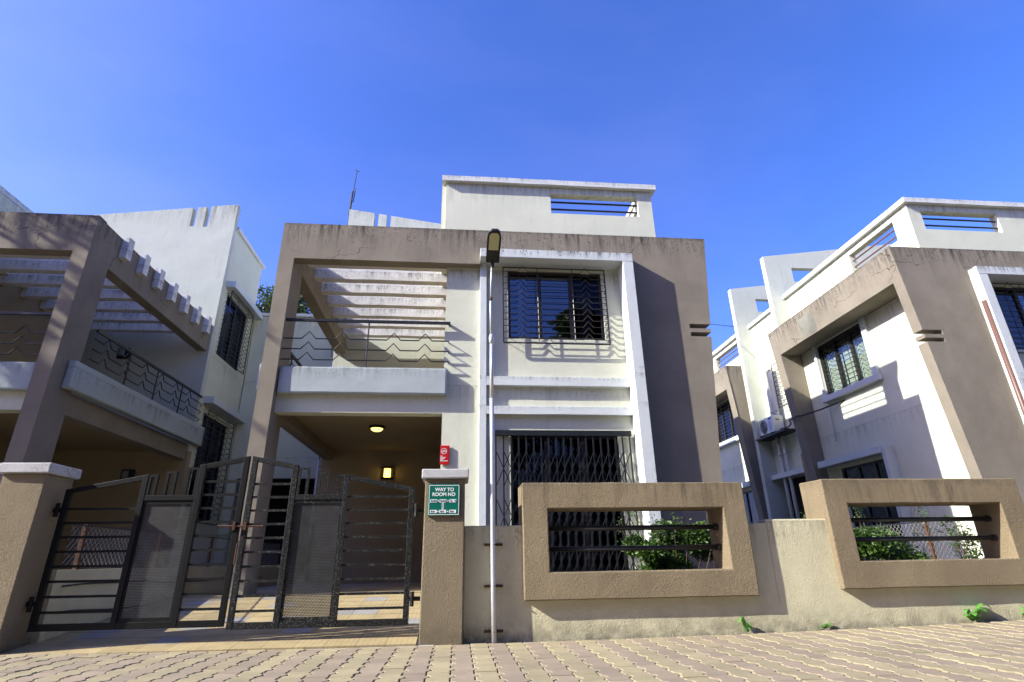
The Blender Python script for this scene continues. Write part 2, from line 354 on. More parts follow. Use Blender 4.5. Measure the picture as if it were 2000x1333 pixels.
# ------------------------------------------------------------------ setting: ground, street, driveway
MB().add([(-400, -300, -.06), (400, -300, -.06), (400, 600, -.06), (-400, 600, -.06)], [(0, 1, 2, 3)]).build('ground', 'ground')['kind'] = 'structure'
bed = MB()
xs = [-14+i for i in range(33)]
for i in range(len(xs)-1):
    a, b = xs[i], xs[i+1]
    bed.add([(a, -3, gz(a)-.035), (b, -3, gz(b)-.035), (b, 8.97, gz(b)-.035), (a, 8.97, gz(a)-.035)], [(0, 1, 2, 3)])
pave = bed.build('pavement', 'soil'); pave['kind'] = 'structure'
CW, RH, G = .252, .352, .0075
def paver_pts(cx, cy, shift):
    hw, hh, st = CW/2, RH/2, .045
    R = [(hw, -hh), (hw, -.09), (hw+st, -.05), (hw+st, .03), (hw, .07), (hw, hh)]
    Lf = [(-hw, hh), (-hw, .07), (-hw+st, .03), (-hw+st, -.05), (-hw, -.09), (-hw, -hh)]
    pts = R+Lf
    def ins(p):                                         # small gap towards the neighbours
        return (p[0]-G*(1 if p[0] > 0 else -1), p[1]-G*(1 if p[1] > 0 else -1)*(1 if abs(abs(p[1])-hh) < 1e-6 else 0))
    return [(cx+ins(p)[0], cy+ins(p)[1]) for p in pts]
def add_paver(mb, cx, cy, tilt):
    pts = paver_pts(cx, cy, 0); n = len(pts); z = gz(cx)
    def in2(p): return (cx+(p[0]-cx)*.95, cy+(p[1]-cy)*.965)
    tx, ty, dz = tilt
    top = [(in2(p)[0], in2(p)[1], z+dz+tx*(p[0]-cx)+ty*(p[1]-cy)) for p in pts]
    mid = [(p[0], p[1], z+dz-.007+tx*(p[0]-cx)+ty*(p[1]-cy)) for p in pts]
    bot = [(p[0], p[1], z-.05) for p in pts]
    vs = top+mid+bot
    fs = [tuple(range(n))]+[(i, (i+1) % n, n+(i+1) % n, n+i) for i in range(n)]+[(n+i, n+(i+1) % n, 2*n+(i+1) % n, 2*n+i) for i in range(n)]
    mb.add(vs, fs)
CM = cam.matrix_world.inverted()
def seen(x, y, z):
    c = CM @ Vector((x*S, y*S, z*S)); d = -c.z
    if d <= .1: return None
    u = 1000+1068.95*c.x/d; v = 666.5-1068.95*c.y/d
    return d if -30 < u < 2030 and -30 < v < 1350 else None
cand, rest = [], {'paver_yellow': MB(), 'paver_pink': MB()}
EDGE = 8.86
for i in range(-52, 66):
    for j in range(0, 26):
        cx = i*CW+.08; cy = EDGE-.19-j*RH+(RH*.5 if i % 2 else 0)*0
        if cx > .1 or cx < -6.1: cy += .0
        else: cy -= .0
        mat = 'paver_yellow' if i % 2 else 'paver_pink'
        sx = random.uniform(-.012, .012); sy = random.uniform(-.012, .012); dz = random.uniform(-.004, .004)
        if cx < -3.8 and cy > 8.2: sx *= 3; sy *= 3; dz -= .01*random.random()
        d = seen(cx, cy, 0)
        if d: cand.append((d, cx, cy, mat, (sx, sy, dz)))
        else: add_paver(rest[mat], cx, cy, (sx, sy, dz))
cand.sort(key=lambda c: c[0])
for n, (d, cx, cy, mat, tl) in enumerate(cand):
    if n < 300:
        m_ = MB(); add_paver(m_, cx, cy, tl); m_.build('paver', mat, pave)
    else: add_paver(rest[mat], cx, cy, tl)
for k in rest: rest[k].build('paver', k, pave)['kind'] = 'stuff'
# driveway: sloping up from the street to the car porch
def dz_(y): return max(0, min(1, (y-8.72)/4.3))*.47
dv = MB(); dv.add([(-5.95, 8.74, .0), (-.3, 8.74, .0), (-.3, 13.02, .45), (-5.95, 13.02, .45)], [(0, 1, 2, 3)])
dv.add([(-5.95, 13.02, .45), (-.3, 13.02, .45), (-.3, 23.7, .45), (-5.95, 23.7, .45)], [(0, 1, 2, 3)])
drive = dv.build('driveway', 'step_cement'); drive['kind'] = 'structure'
TS = .415; protos = {}
ang = math.atan(.45/4.28)
for j in range(18):
    for i in range(14):
        x = -5.80+i*TS*1.012; y = 8.97+j*TS*1.0; z = dz_(y)+.02
        if x+TS/2 > -.2: continue
        blue = j > 0 and ((i*7+j*5) % 11 == 0 or (i*3+j*8) % 17 == 2)
        mat = 'tile_blue' if blue else 'tile_yellow'
        if mat not in protos:
            h = TS/2
            mb = MB().box(-h, h, -h*.985, h*.985, -.02, .004); XF0 = XF[0]
            o = mb.build('tile', mat, None); scene.collection.objects.unlink(o); protos[mat] = o
        o = protos[mat].copy(); scene.collection.objects.link(o); o.parent = drive
        o.location = (x*S, y*S, z*S); o.rotation_euler.x = ang if y < 13.0 else 0

# ------------------------------------------------------------------ building pieces
def zigzag(x0, x1, z, peaks, h=.19, w=.17):
    pts = [(x0, z)]
    for p in peaks: pts += [(p-w, z), (p, z+h), (p+w, z)]
    return pts+[(x1, z)]
def window(parent, ax, a, u0, u1, z0, z1, n=3, glass='glass_dull', curtain=None, inward=1, depth=1.6, curt_u=()):
    """sliding window set into the wall plane a; inward = direction of the room"""
    def bx(mb, u_0, u_1, d0, d1, z_0, z_1):
        lo, hi = sorted((a+inward*d0, a+inward*d1))
        if ax == 'y': mb.box(u_0, u_1, lo, hi, z_0, z_1)
        else: mb.box(lo, hi, u_0, u_1, z_0, z_1)
    fr = MB(); t = .07
    bx(fr, u0, u0+t, .05, .15, z0, z1); bx(fr, u1-t, u1, .05, .15, z0, z1)
    bx(fr, u0+t, u1-t, .05, .15, z0, z0+t); bx(fr, u0+t, u1-t, .05, .15, z1-t, z1)
    for k in range(1, n):
        u = u0+(u1-u0)*k/n; bx(fr, u-.05, u+.05, .055, .145, z0+t, z1-t)
    w = fr.build('window', 'dark_frame', parent)
    for k in range(n):
        a0 = u0+(u1-u0)*k/n+.05; a1 = u0+(u1-u0)*(k+1)/n-.05
        g = MB(); bx(g, a0, a1, .095, .105, z0+t, z1-t); g.build('pane', glass if isinstance(glass, str) else glass[k], w)
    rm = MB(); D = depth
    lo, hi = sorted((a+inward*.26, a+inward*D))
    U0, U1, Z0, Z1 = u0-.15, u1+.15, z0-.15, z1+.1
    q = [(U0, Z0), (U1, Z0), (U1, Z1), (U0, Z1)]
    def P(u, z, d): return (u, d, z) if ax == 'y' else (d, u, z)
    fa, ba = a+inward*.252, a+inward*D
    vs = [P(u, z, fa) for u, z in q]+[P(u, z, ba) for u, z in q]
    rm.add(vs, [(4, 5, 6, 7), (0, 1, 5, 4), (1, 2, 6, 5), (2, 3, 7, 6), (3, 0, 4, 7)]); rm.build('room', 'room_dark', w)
    for (c0, c1, zt, mat) in curt_u:
        cm = MB(); n_ = max(6, int((c1-c0)/.05)); vs = []
        for k in range(n_+1):
            u = c0+(c1-c0)*k/n_; d = a+inward*(.21+.025*math.sin(k*1.9)+.012*math.sin(k*.7))
            vs += [P(u, z0, d), P(u, zt, d)]
        cm.add(vs, [(2*k, 2*k+1, 2*k+3, 2*k+2) for k in range(n_)]); cm.build('curtain', mat, w, smooth=True)
    return w
def grille(parent, ax, a, u0, u1, z0, z1, n, peaks, out=.12, mat='grille_metal', vert=(), r=.011, h=.13, w=.13, outward=-1):
    """burglar bars standing off the wall; rods are parts of the grille"""
    f = a+outward*out
    def P(u, d, z): return (u, d, z) if ax == 'y' else (d, u, z)
    fr = MB(); t = .022
    for (p, q) in (((u0, z0), (u1, z0)), ((u1, z0), (u1, z1)), ((u1, z1), (u0, z1)), ((u0, z1), (u0, z0))):
        fr.tube([P(p[0], f, p[1]), P(q[0], f, q[1])], t, 4)
    g = fr.build('window_grille', mat, parent)
    for k in range(n):
        z = z0+(z1-z0)*(k+.65)/(n+.3)
        zz = zigzag(u0, u1, z, peaks, h, w)
        pts = [P(u0, a, z)]+[P(u, f-.0, z_) for u, z_ in zz]+[P(u1, a, z)]
        MB().tube(pts, r, 5).build('rod', mat, g)
    for u in vert: MB().tube([P(u, f+.012, z0), P(u, f+.012, z1)], r, 5).build('rod', mat, g)
    return g

def leanw(p):                                            # the outer edge of the brown portal leans outwards as it rises
    return (p[0]-.085*(9.62-p[2]), p[1], p[2]) if p[0] > 5.0 else p
def house(label, tag, back=False, left_side=True, right_side=True, grp=None, penthouse=True):
    H = thing('house', label, 'house', (1.0, 14.0, 0), grp)
    # --- brown portal frame
    fr = MB()
    X1 = 6.91
    notch = [(6.03, 8, 6.80, 6.93), (6.03, 8, 6.57, 6.69)]
    lean_holes = [(6.03+.085*2.7, 9, 6.80, 6.93), (6.03+.085*2.9, 9, 6.57, 6.69)]
    fr.panel('y', 13.0, 13.33, (-4.81, X1), (-.1, 9.62), lean_holes+[(-4.43, .46, -.2, 8.55), (.46, 4.47, -.2, 8.66)], warp=lambda p: (p[0]-.085*(9.62-p[2])*max(0, (p[0]-4.62)/(X1-4.62)), p[1], p[2]))
    fr.build('portal_frame', 'brown', H)
    side = MB()
    side.box(5.95, X1, 13.33, 19.9, 8.56, 9.62, warp=lambda p: (p[0]-(.085*(9.62-p[2]) if p[0] > 6.5 else 0), p[1], p[2]))
    side.box(5.95, X1, 19.45, 19.9, -.1, 8.56, warp=lambda p: (p[0]-(.085*(9.62-p[2]) if p[0] > 6.5 else 0), p[1], p[2]))
    side.build('side_frame', 'brown', H)
    if tag != 'right': box('rear_wing', 'cream', H, -4.87, 5.3, 23.61, 31, -.1, 11.4)  # plain block for the unseen back half, added to stop sun from behind
    if right_side:
        # two patches of bare cement on the side beam
        pm = MB(); X = X1+.004
        pm.box(6.75, X, 17.0, 17.85, 8.60, 9.36, warp=lambda p: (p[0]-.085*(9.62-p[2]), p[1], p[2])); pm.build('cement_patch', 'bare_cement', H)
    if left_side:
        box('pillar', 'brown', H, -4.81, -4.43, 13.331, 13.85, -.1, 8.55)
        box('pergola_beam', 'brown', H, -4.80, -4.44, 13.331, 20.14, 8.52, 9.60, bevel=.012)
        box('porch_beam', 'brown', H, -4.80, -4.44, 13.851, 20.14, 4.50, 5.04, bevel=.01)
        # pergola slats
        proto = box('pergola_slat', 'slat_white', H, -4.99, -.44, 14.12, 14.36, 9.02, 9.66, bevel=.01)
        copies(proto, H, [(0, (.885*i)*S*(1 if not back else -1), 0) for i in range(1, 7)])
        # balcony slab edges
        box('balcony_parapet', 'slab_white', H, -4.40, -.345, 13.08, 13.249, 4.90, 5.585, bevel=.03)
        box('balcony_parapet', 'slab_white', H, -5.02, -4.812, 13.42, 20.75, 5.06, 5.76, bevel=.03)
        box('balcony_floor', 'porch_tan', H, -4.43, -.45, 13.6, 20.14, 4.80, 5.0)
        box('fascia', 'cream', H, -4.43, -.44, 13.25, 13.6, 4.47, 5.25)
        # railing
        rl = MB(); rl.box(-4.43, -.30, 13.10, 13.17, 6.80, 6.865); rl.box(-.35, -.30, 13.171, 13.25, 6.80, 6.865)
        R = rl.build('railing', 'black_metal', H)
        for z in (5.77, 6.05, 6.33):
            pts = [(x, 13.13, zz) for x, zz in zigzag(-4.5, -.33, z, (-3.82, -3.0, -1.72, -.93))]+[(-.33, 13.25, z)]
            MB().tube(pts, .017, 6).build('zigzag_bar', 'black_metal', R)
        MB().tube([(-2.37, 13.14, 5.58), (-2.37, 13.14, 6.80)], .022, 6).build('post', 'black_metal', R)
        rl = MB(); rl.box(-4.96, -4.90, 13.95, 20.2, 6.72, 6.79); R2 = rl.build('railing', 'black_metal', H)
        for z in (5.98, 6.25, 6.52):
            zz = zigzag(13.95, 20.2, z, [14.5+.95*i for i in range(6)])
            MB().tube([(-4.93, y, q) for y, q in zz]+[(-4.93, 20.35, z), (-4.93, 20.2, z-.1)], .017, 6).build('zigzag_bar', 'black_metal', R2)
        for y in (15.55, 17.1, 18.7): MB().tube([(-4.93, y, 5.75), (-4.93, y, 6.72)], .022, 6).build('post', 'black_metal', R2)
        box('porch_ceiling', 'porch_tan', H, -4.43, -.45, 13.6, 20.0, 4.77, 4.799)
    # --- walls
    w = MB()
    w.panel('y', 13.25, 13.50, (-.44, 4.47), (-.1, 8.66), [(1.22, 3.83, 6.5, 8.51), (1.24, 3.93, .45, 3.93), (-1, .46, 8.55, 9)])
    w.build('front_wall', 'cream', H)
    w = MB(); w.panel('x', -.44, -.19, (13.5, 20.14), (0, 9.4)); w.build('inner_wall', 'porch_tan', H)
    sw = MB(); sw.panel('x', 5.70, 5.95, (13.33, 20.14), (-.1, 9.5), [(15.95, 18.45, 6.55, 8.5), (16.3, 18.7, 1.0, 3.95)])
    sw.build('side_wall', 'cream', H)
    # --- window bay: hood, fin, strip and bands
    box('bay_fin', 'white_trim', H, 4.33, 4.62, 12.72, 13.249, -.1, 8.628, bevel=.008)
    box('bay_hood', 'white_trim', H, .45, 4.62, 12.72, 13.0, 8.63, 8.885, bevel=.008)
    box('bay_hood', 'white_trim', H, .47, 4.44, 13.0, 13.249, 8.635, 8.87)
    box('bay_strip', 'white_trim', H, .46, .64, 13.12, 13.249, -.1, 8.633, bevel=.006)
    box('bay_band', 'white_trim', H, .641, 4.329, 13.12, 13.249, 5.17, 5.41, bevel=.006)
    box('bay_band', 'white_trim', H, .641, 4.329, 13.12, 13.249, 4.43, 4.64, bevel=.006)
    cu = [(1.32, 1.55, 7.95, 'curtain_blue'), (3.15, 3.55, 8.0, 'curtain_grey')] if tag != 'right' else [(1.3, 3.7, 8.2, 'curtain_green')]
    window(H, 'y', 13.25, 1.22, 3.83, 6.5, 8.51, 3, curt_u=cu, glass=('glass_tinted', 'glass_tinted', 'glass_dull'))
    grille(H, 'y', 13.25, 1.08, 3.89, 6.32, 8.53, 12, (1.62, 3.35), vert=(2.02, 2.98), out=.15, h=.17, w=.14)
    # --- ground floor door behind a folding lattice gate
    window(H, 'y', 13.25, 1.24, 3.93, .45, 3.93, 3, glass='glass_dull', depth=2.6, curt_u=[(1.3, 3.4, 3.3, 'curtain_grey')])
    dg = MB(); dg.box(.85, 4.23, 13.10, 13.2, 3.90, 4.03); D = dg.build('folding_gate', 'black_metal', H); MB().box(.85, 4.2, 13.1, 13.2, .5, .56).build('bottom_track', 'black_metal', D)
    nb = 19; bx = [.87+(4.18-.87)*k/(nb-1) for k in range(nb)]
    for k, x in enumerate(bx):
        MB().box(x-.018, x+.018, 13.12, 13.14, .56, 3.9).build('picket', 'black_metal', D)
    for zc in (3.12, 2.02, 1.05):
        for k in range(nb-2):
            a, b = bx[k], bx[k+2]
            lat = MB(); hh = .42
            lat.bar((a, 13.105, zc-hh), (b, 13.105, zc+hh), .021, .008); lat.bar((a, 13.155, zc+hh), (b, 13.155, zc-hh), .021, .008)
            lat.build('lattice_bar', 'black_metal', D)
    # --- back wall of the balcony and porch, rising to the sloping gable
    gb = MB(); g0, g1 = 20.14, 20.40
    def top(x): return 15.1-.144*(x+4.87)
    xa, xb = -4.87, 6.24
    segs = [(-4.87, -3.82), (-3.82, -3.64, 'slot'), (-3.64, -3.30), (-3.30, -3.12, 'slot'), (-3.12, 2.9), (2.9, 5.02, 'hole'), (5.02, 6.24)]
    for sg in segs:
        x0, x1 = sg[0], sg[1]
        if len(sg) > 2 and sg[2] == 'slot':
            gb.prism([(x0, 4.80), (x1, 4.80), (x1, 13.95), (x0, 13.95)], g0, g1, 'y')
        elif len(sg) > 2:
            gb.prism([(x0, 4.80), (x1, 4.80), (x1, 12.28), (x0, 12.28)], g0, g1, 'y')
            gb.prism([(x0, 12.98), (x1, 12.98), (x1, top(x1)), (x0, top(x0))], g0, g1, 'y')
        else:
            gb.prism([(x0, 4.80), (x1, 4.80), (x1, top(x1)), (x0, top(x0))], g0, g1, 'y')
    gb.build('gable_wall', 'gable', H)
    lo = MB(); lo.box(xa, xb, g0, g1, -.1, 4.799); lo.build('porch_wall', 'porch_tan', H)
    # --- stair block side on the balcony side
    if left_side:
        sw = MB(); sw.panel('x', -4.87, -4.62, (20.401, 23.6), (-.1, 14.0), [(20.75, 23.0, 8.65, 11.25), (20.75, 23.0, 2.6, 6.3)])
        sw.build('side_wall', 'cream', H)
        box('coping', 'coping', H, -4.97, -4.60, 20.402, 23.72, 14.001, 14.17, bevel=.01)
        window(H, 'x', -4.87, 20.75, 23.0, 8.65, 11.25, 2, inward=1, curt_u=[(20.9, 22.8, 10.9, 'curtain_grey')])
        grille(H, 'x', -4.87, 20.65, 23.1, 8.6, 11.33, 14, (21.3, 22.5), out=.2, h=.16, w=.14)
        window(H, 'x', -4.87, 20.75, 23.0, 2.6, 6.3, 2, inward=1)
        grille(H, 'x', -4.87, 20.65, 23.1, 2.5, 6.4, 18, (21.3, 22.5), out=.2, h=.16, w=.14)
        box('canopy', 'white_trim', H, -5.25, -4.872, 20.45, 23.95, 11.40, 11.66, bevel=.01)
        box('canopy', 'white_trim', H, -5.25, -4.872, 20.45, 23.95, 6.62, 6.88, bevel=.01)
    # --- roof terrace walls with coping
    if penthouse:
        p = MB()
        p.panel('y', 13.3, 13.55, (-.54, 5.60), (9.3, 11.41), [(2.53, 5.17, 10.5, 11.19)])
        p.panel('x', 5.35, 5.60, (13.55, 20.13), (9.3, 11.41), [(13.95, 16.1, 10.48, 11.19)])
        p.panel('x', -.54, -.30, (13.55, 20.13), (9.3, 11.41))
        p.box(-.66, -.541, 13.42, 20.1, 9.3, 11.40)
        p.build('terrace_wall', 'cream', H)
        c = MB(); c.box(-.66, 5.74, 13.17, 13.60, 11.412, 11.58); c.box(5.30, 5.74, 13.60, 20.13, 11.412, 11.58); c.box(-.66, -.28, 13.60, 20.13, 11.412, 11.58)
        c.build('coping', 'coping', H, bevel=.01)
        for z in (10.72, 10.97):
            MB().tube([(2.53, 13.42, z), (5.17, 13.42, z)], .03, 8).build('rail', 'black_metal', H)
            MB().tube([(5.47, 13.95, z), (5.47, 16.1, z)], .03, 8).build('rail', 'brown_pipe', H)
        box('roof', 'bare_cement', H, -.2, 5.7, 13.5, 20.13, 9.2, 9.35)
    if right_side:
        window(H, 'x', 5.95, 15.95, 18.45, 6.55, 8.5, 3, glass='glass_clear', inward=-1, curt_u=[(16.1, 17.4, 8.2, 'curtain_green'), (17.5, 18.3, 7.9, 'curtain_green')])
        grille(H, 'x', 5.95, 15.97, 18.43, 6.56, 8.49, 11, (16.4, 18.0), out=-.03, vert=(16.9, 17.6), outward=1, h=.15, w=.13)
        sl = MB(); sl.box(5.951, 6.12, 15.66, 18.62, 6.34, 6.55); sl.box(5.951, 6.07, 15.72, 15.94, 6.551, 8.555); sl.box(5.951, 6.07, 18.46, 18.58, 6.551, 8.555)
        sl.build('window_surround', 'white_trim', H, bevel=.008)
        window(H, 'x', 5.95, 16.3, 18.7, 1.0, 3.95, 3, inward=-1)
        sl = MB(); sl.box(5.951, 6.38, 16.15, 19.3, 4.06, 4.28); sl.box(5.951, 6.30, 16.0, 16.15, .9, 4.28)
        sl.build('canopy', 'white_trim', H, bevel=.01)
        # service recess between the two gables
        sw = MB(); sw.panel('x', 5.35, 5.60, (20.401, 23.3), (4.35, 11.35), [(20.65, 21.5, 7.1, 8.75)]); sw.build('service_wall', 'cream', H)
        window(H, 'x', 5.60, 20.65, 21.5, 7.1, 8.75, 1, inward=-1, depth=.9)
        grille(H, 'x', 5.60, 20.6, 21.75, 7.0, 8.9, 9, (21.2,), out=.28, outward=1, h=.1, w=.1)
        c = MB(); c.box(5.28, 5.72, 20.402, 23.3, 11.352, 11.50); c.build('coping', 'coping', H)
        box('service_wall', 'cream', H, 5.30, 6.0, 20.4, 20.7, -.1, 4.349)
        lw = MB(); lw.box(5.0, 5.25, 20.4, 23.4, -.1, 4.34); lw.build('service_recess', 'room_dark', H)  # near-black fill, shade of the recess put into its colour
        box('lintel', 'coping', H, 4.4, 5.95, 20.402, 23.4, 4.15, 4.349)
    return H

place()
H1 = house('white and brown two storey house in the middle, behind the gate and the street lamp', 'centre', grp='two storey houses in a row')
place(-1, -14.294)
H2 = house('two storey house on the left with a dappled brown corner pillar and white pergola blocks', 'left', grp='two storey houses in a row', right_side=False)
place(-1, 19.54)
H3 = house('two storey house on the right with a sunlit side wall crossed by a stepped shadow', 'right', grp='two storey houses in a row', left_side=False)
# back halves: mirrored in depth about the service recess
def back_half(ax, label):
    place(-1, ax, -1, 43.7)
    H = thing('house', label, 'house', (1, 14, 0), 'two storey houses in a row')
    gb = MB()
    def top(x): return 15.1-.144*(x+4.87)
    for sg in ((-4.87, 2.9), (2.9, 5.02, 1), (5.02, 6.24)):
        x0, x1 = sg[:2]
        if len(sg) > 2:
            gb.prism([(x0, -.1), (x1, -.1), (x1, 12.28), (x0, 12.28)], 20.14, 20.4, 'y')
            gb.prism([(x0, 12.98), (x1, 12.98), (x1, top(x1)), (x0, top(x0))], 20.14, 20.4, 'y')
        else: gb.prism([(x0, -.1), (x1, -.1), (x1, top(x1)), (x0, top(x0))], 20.14, 20.4, 'y')
    gb.build('gable_wall', 'gable', H)
    side = MB(); wp = lambda p: (p[0]-(.085*(9.62-p[2]) if p[0] > 6.5 else 0), p[1], p[2])
    side.box(5.95, 6.91, 13.0, 19.9, 8.56, 9.62, warp=wp); side.box(5.95, 6.91, 19.45, 19.9, -.1, 8.56, warp=wp); side.box(5.95, 6.91, 13.0, 13.33, -.1, 8.56, warp=wp)
    side.build('side_frame', 'brown', H, bevel=.012)
    sw = MB(); sw.panel('x', 5.70, 5.95, (13.33, 20.14), (-.1, 9.5), [(15.95, 18.45, 6.55, 8.5), (16.3, 18.7, 1.0, 3.95)]); sw.build('side_wall', 'cream', H)
    window(H, 'x', 5.95, 15.95, 18.45, 6.55, 8.5, 3, inward=-1); window(H, 'x', 5.95, 16.3, 18.7, 1.0, 3.95, 3, inward=-1)
    grille(H, 'x', 5.95, 15.97, 18.43, 6.56, 8.49, 11, (16.4, 18.0), out=.03, outward=1)
    sl = MB(); sl.box(5.951, 6.12, 15.66, 18.62, 6.34, 6.55); sl.box(5.951, 6.07, 15.72, 15.94, 6.551, 8.5); sl.box(5.951, 6.07, 18.46, 18.68, 6.551, 8.5)
    sl.build('window_surround', 'white_trim', H)
    box('canopy', 'white_trim', H, 5.951, 6.38, 16.0, 19.3, 4.06, 4.28)
    p = MB(); p.panel('x', 5.35, 5.60, (13.55, 20.13), (9.3, 11.41), [(16.5, 19.3, 10.48, 11.19)]); p.build('terrace_wall', 'cream', H)
    box('coping', 'coping', H, 5.30, 5.74, 13.3, 20.13, 11.412, 11.58)
    for z in (10.72, 10.97): MB().tube([(5.47, 16.5, z), (5.47, 19.3, z)], .03, 8).build('rail', 'brown_pipe', H)
    return H
back_half(19.54, 'rear house far behind the air conditioner, mostly hidden by the middle house')
place()
# link wall closing the gap between the left and the middle house
K = thing('garden_wall', 'tall shaded pale wall closing the gap between the left and middle house', 'wall', (-7, 23.7, 0))
m_ = MB(); m_.panel('y', 23.72, 23.95, (-9.38, -4.6), (-.1, 11.58), [(-9.0, -4.9, .2, 4.35)]); m_.build('wall', 'cream', K)
box('coping', 'coping', K, -9.38, -4.5, 23.64, 24.0, 11.582, 11.74, bevel=.01)
m_ = MB(); m_.box(-9.3, -4.7, 26.5, 26.7, -.1, 4.6); m_.box(-9.3, -4.7, 23.96, 26.5, 4.4, 4.6); m_.build('back_room', 'room_dark', K)  # near-black box, darkness behind the opening is in its colour

# ------------------------------------------------------------------ compound walls
def gz2(x): return gz(x)
W = thing('compound_wall', 'low cream rendered street wall running right from the sign pillar', 'wall', (3, 9.0, 0))
m_ = MB()
m_.panel('y', 8.965, 9.22, (.10, 5.94), (-.1, 1.60)); m_.panel('y', 8.965, 9.22, (5.94, 9.6), (-.1, 1.66)); m_.panel('y', 8.965, 9.22, (9.6, 16), (-.1, 1.66))
# openings where the brown surrounds pass through
m_ = MB()
m_.panel('y', 8.965, 9.22, (.10, 5.0), (-.1, 1.60), [(1.2, 4.4, .75, 2)])
m_.panel('y', 8.965, 9.22, (5.0, 16), (-.1, 1.655), [(6.25, 9.4, .8, 2)])
m_.build('wall', 'wall_cream', W, bevel=.012)
def surround(x0, x1, z0, z1, hx0, hx1, hz0, hz1, label):
    B = thing('wall_surround', label, 'wall surround', (x0, 8.9, z0), 'brown box surrounds on the street wall')
    MB().panel('y', 8.855, 9.49, (x0, x1), (z0, z1), [(hx0, hx1, hz0, hz1)]).build('surround', 'box_brown', B, bevel=.012)
    for k, z in enumerate((hz0+.33, hz0+.64)):
        r = MB(); r.tube([(hx0, 9.16, z), (hx1-.06, 9.16, z)], .038, 12); r.build('rail', 'black_metal', B, smooth=True)
    r = MB()
    for z in (hz0+.33, hz0+.64): r.tube([(hx1-.07, 9.16, z), (hx1, 9.16, z)], .055, 10)
    r.build('rail_flange', 'black_metal', B)
    return B
surround(1.00, 4.645, .53, 2.235, 1.40, 4.26, .915, 1.835, 'brown rendered box surround with black rails in front of the bush, left of two')
surround(6.035, 9.60, .595, 2.285, 6.415, 9.18, 1.0, 1.88, 'brown rendered box surround on the far right showing chain link and shrubs')
def gate_pillar(x0, x1, zt, label):
    P = thing('gate_pillar', label, 'pillar', ((x0+x1)/2, 9.1, 0), 'gate pillars')
    box('shaft', 'pillar_brown', P, x0, x1, 8.80, 9.42, -.1, zt-.15, bevel=.012)
    box('cap', 'cap_white', P, x0-.055, x1+.055, 8.745, 9.475, zt-.149, zt, bevel=.012)
    return P
gate_pillar(-.515, .10, 2.44, 'brown gate pillar carrying the green sign under a white cap')
gate_pillar(-6.63, -6.03, 2.53, 'brown gate pillar at the left edge of the picture with a white cap')
box('street_wall', 'wall_cream', None, -12, -6.64, 8.965, 9.22, -.1, 1.6); setp(bpy.data.objects['street_wall'], 'low street wall left of the left gate pillar, outside the picture', 'wall')
# side boundary walls with chain link above
def chainlink(x, y0, y1, z0, z1, label, wall_top, posts):
    F = thing('chain_link_fence', label, 'fence', (x, (y0+y1)/2, 0), 'chain link fences between gardens')
    m = MB(); st = .115; h = z1-z0
    n = int((y1-y0+h)/st)
    for k in range(n):
        for sgn in (1, -1):
            a = y0-h+k*st if sgn > 0 else y0+k*st
            p, q = [(a, z0), (a+h, z1)] if sgn > 0 else [(a, z1), (a+h, z0)]
            if q[0] <= y0 or p[0] >= y1: continue
            if p[0] < y0: t = (y0-p[0])/h; p = (y0, p[1]+(q[1]-p[1])*t)
            if q[0] > y1: t = (y1-p[0])/(q[0]-p[0]); q = (y1, p[1]+(q[1]-p[1])*t)
            m.tube([(x+.004*sgn, p[0], p[1]), (x+.004*sgn, q[0], q[1])], .0042, 3, cap=False)
    o = m.build('mesh_wire', 'wire_galv', F); o['kind'] = 'stuff'
    for y in posts: MB().box(x-.03, x+.03, y-.03, y+.03, wall_top, z1+.03).build('post', 'rust', F)
    MB().tube([(x, y0, z1), (x, y1, z1)], .012, 6).build('top_wire', 'black_metal', F)
box('boundary_wall', 'wall_cream', None, -6.1, -5.93, 9.43, 23.7, -.1, 1.06); setp(bpy.data.objects['boundary_wall'], 'low cream dividing wall behind the left gate leaf', 'wall', 'dividing walls between gardens')
chainlink(-6.0, 9.6, 20.5, 1.08, 1.72, 'chain link fence on the dividing wall behind the left gate leaf', 1.06, (9.95, 12.4, 14.9, 17.4))
box('boundary_wall', 'wall_cream', None, 9.75, 9.92, 9.5, 23.7, -.1, .95); setp(bpy.data.objects['boundary_wall.001'], 'low dividing wall hidden behind shrubs in the right box surround', 'wall', 'dividing walls between gardens')
chainlink(9.83, 9.6, 20.5, .97, 1.72, 'chain link fence with a rusty post seen through the right box surround', .95, (11.3, 14.0, 16.7))
# cables clipped along the dividing wall
for k, (z, lab) in enumerate(((.83, 'upper black cable sagging along the dividing wall behind the gate'), (.45, 'lower black cable sagging along the dividing wall behind the gate'))):
    pts = [(-5.90, 9.6+.4*i, z+.03*math.sin(i*.45+k*2)+.008*math.sin(i*1.3)-.004*i) for i in range(24)]
    o = MB().tube(pts, .013, 6).build('cable', 'cable_black', smooth=True); setp(o, lab, 'cable', 'cables along the dividing wall')

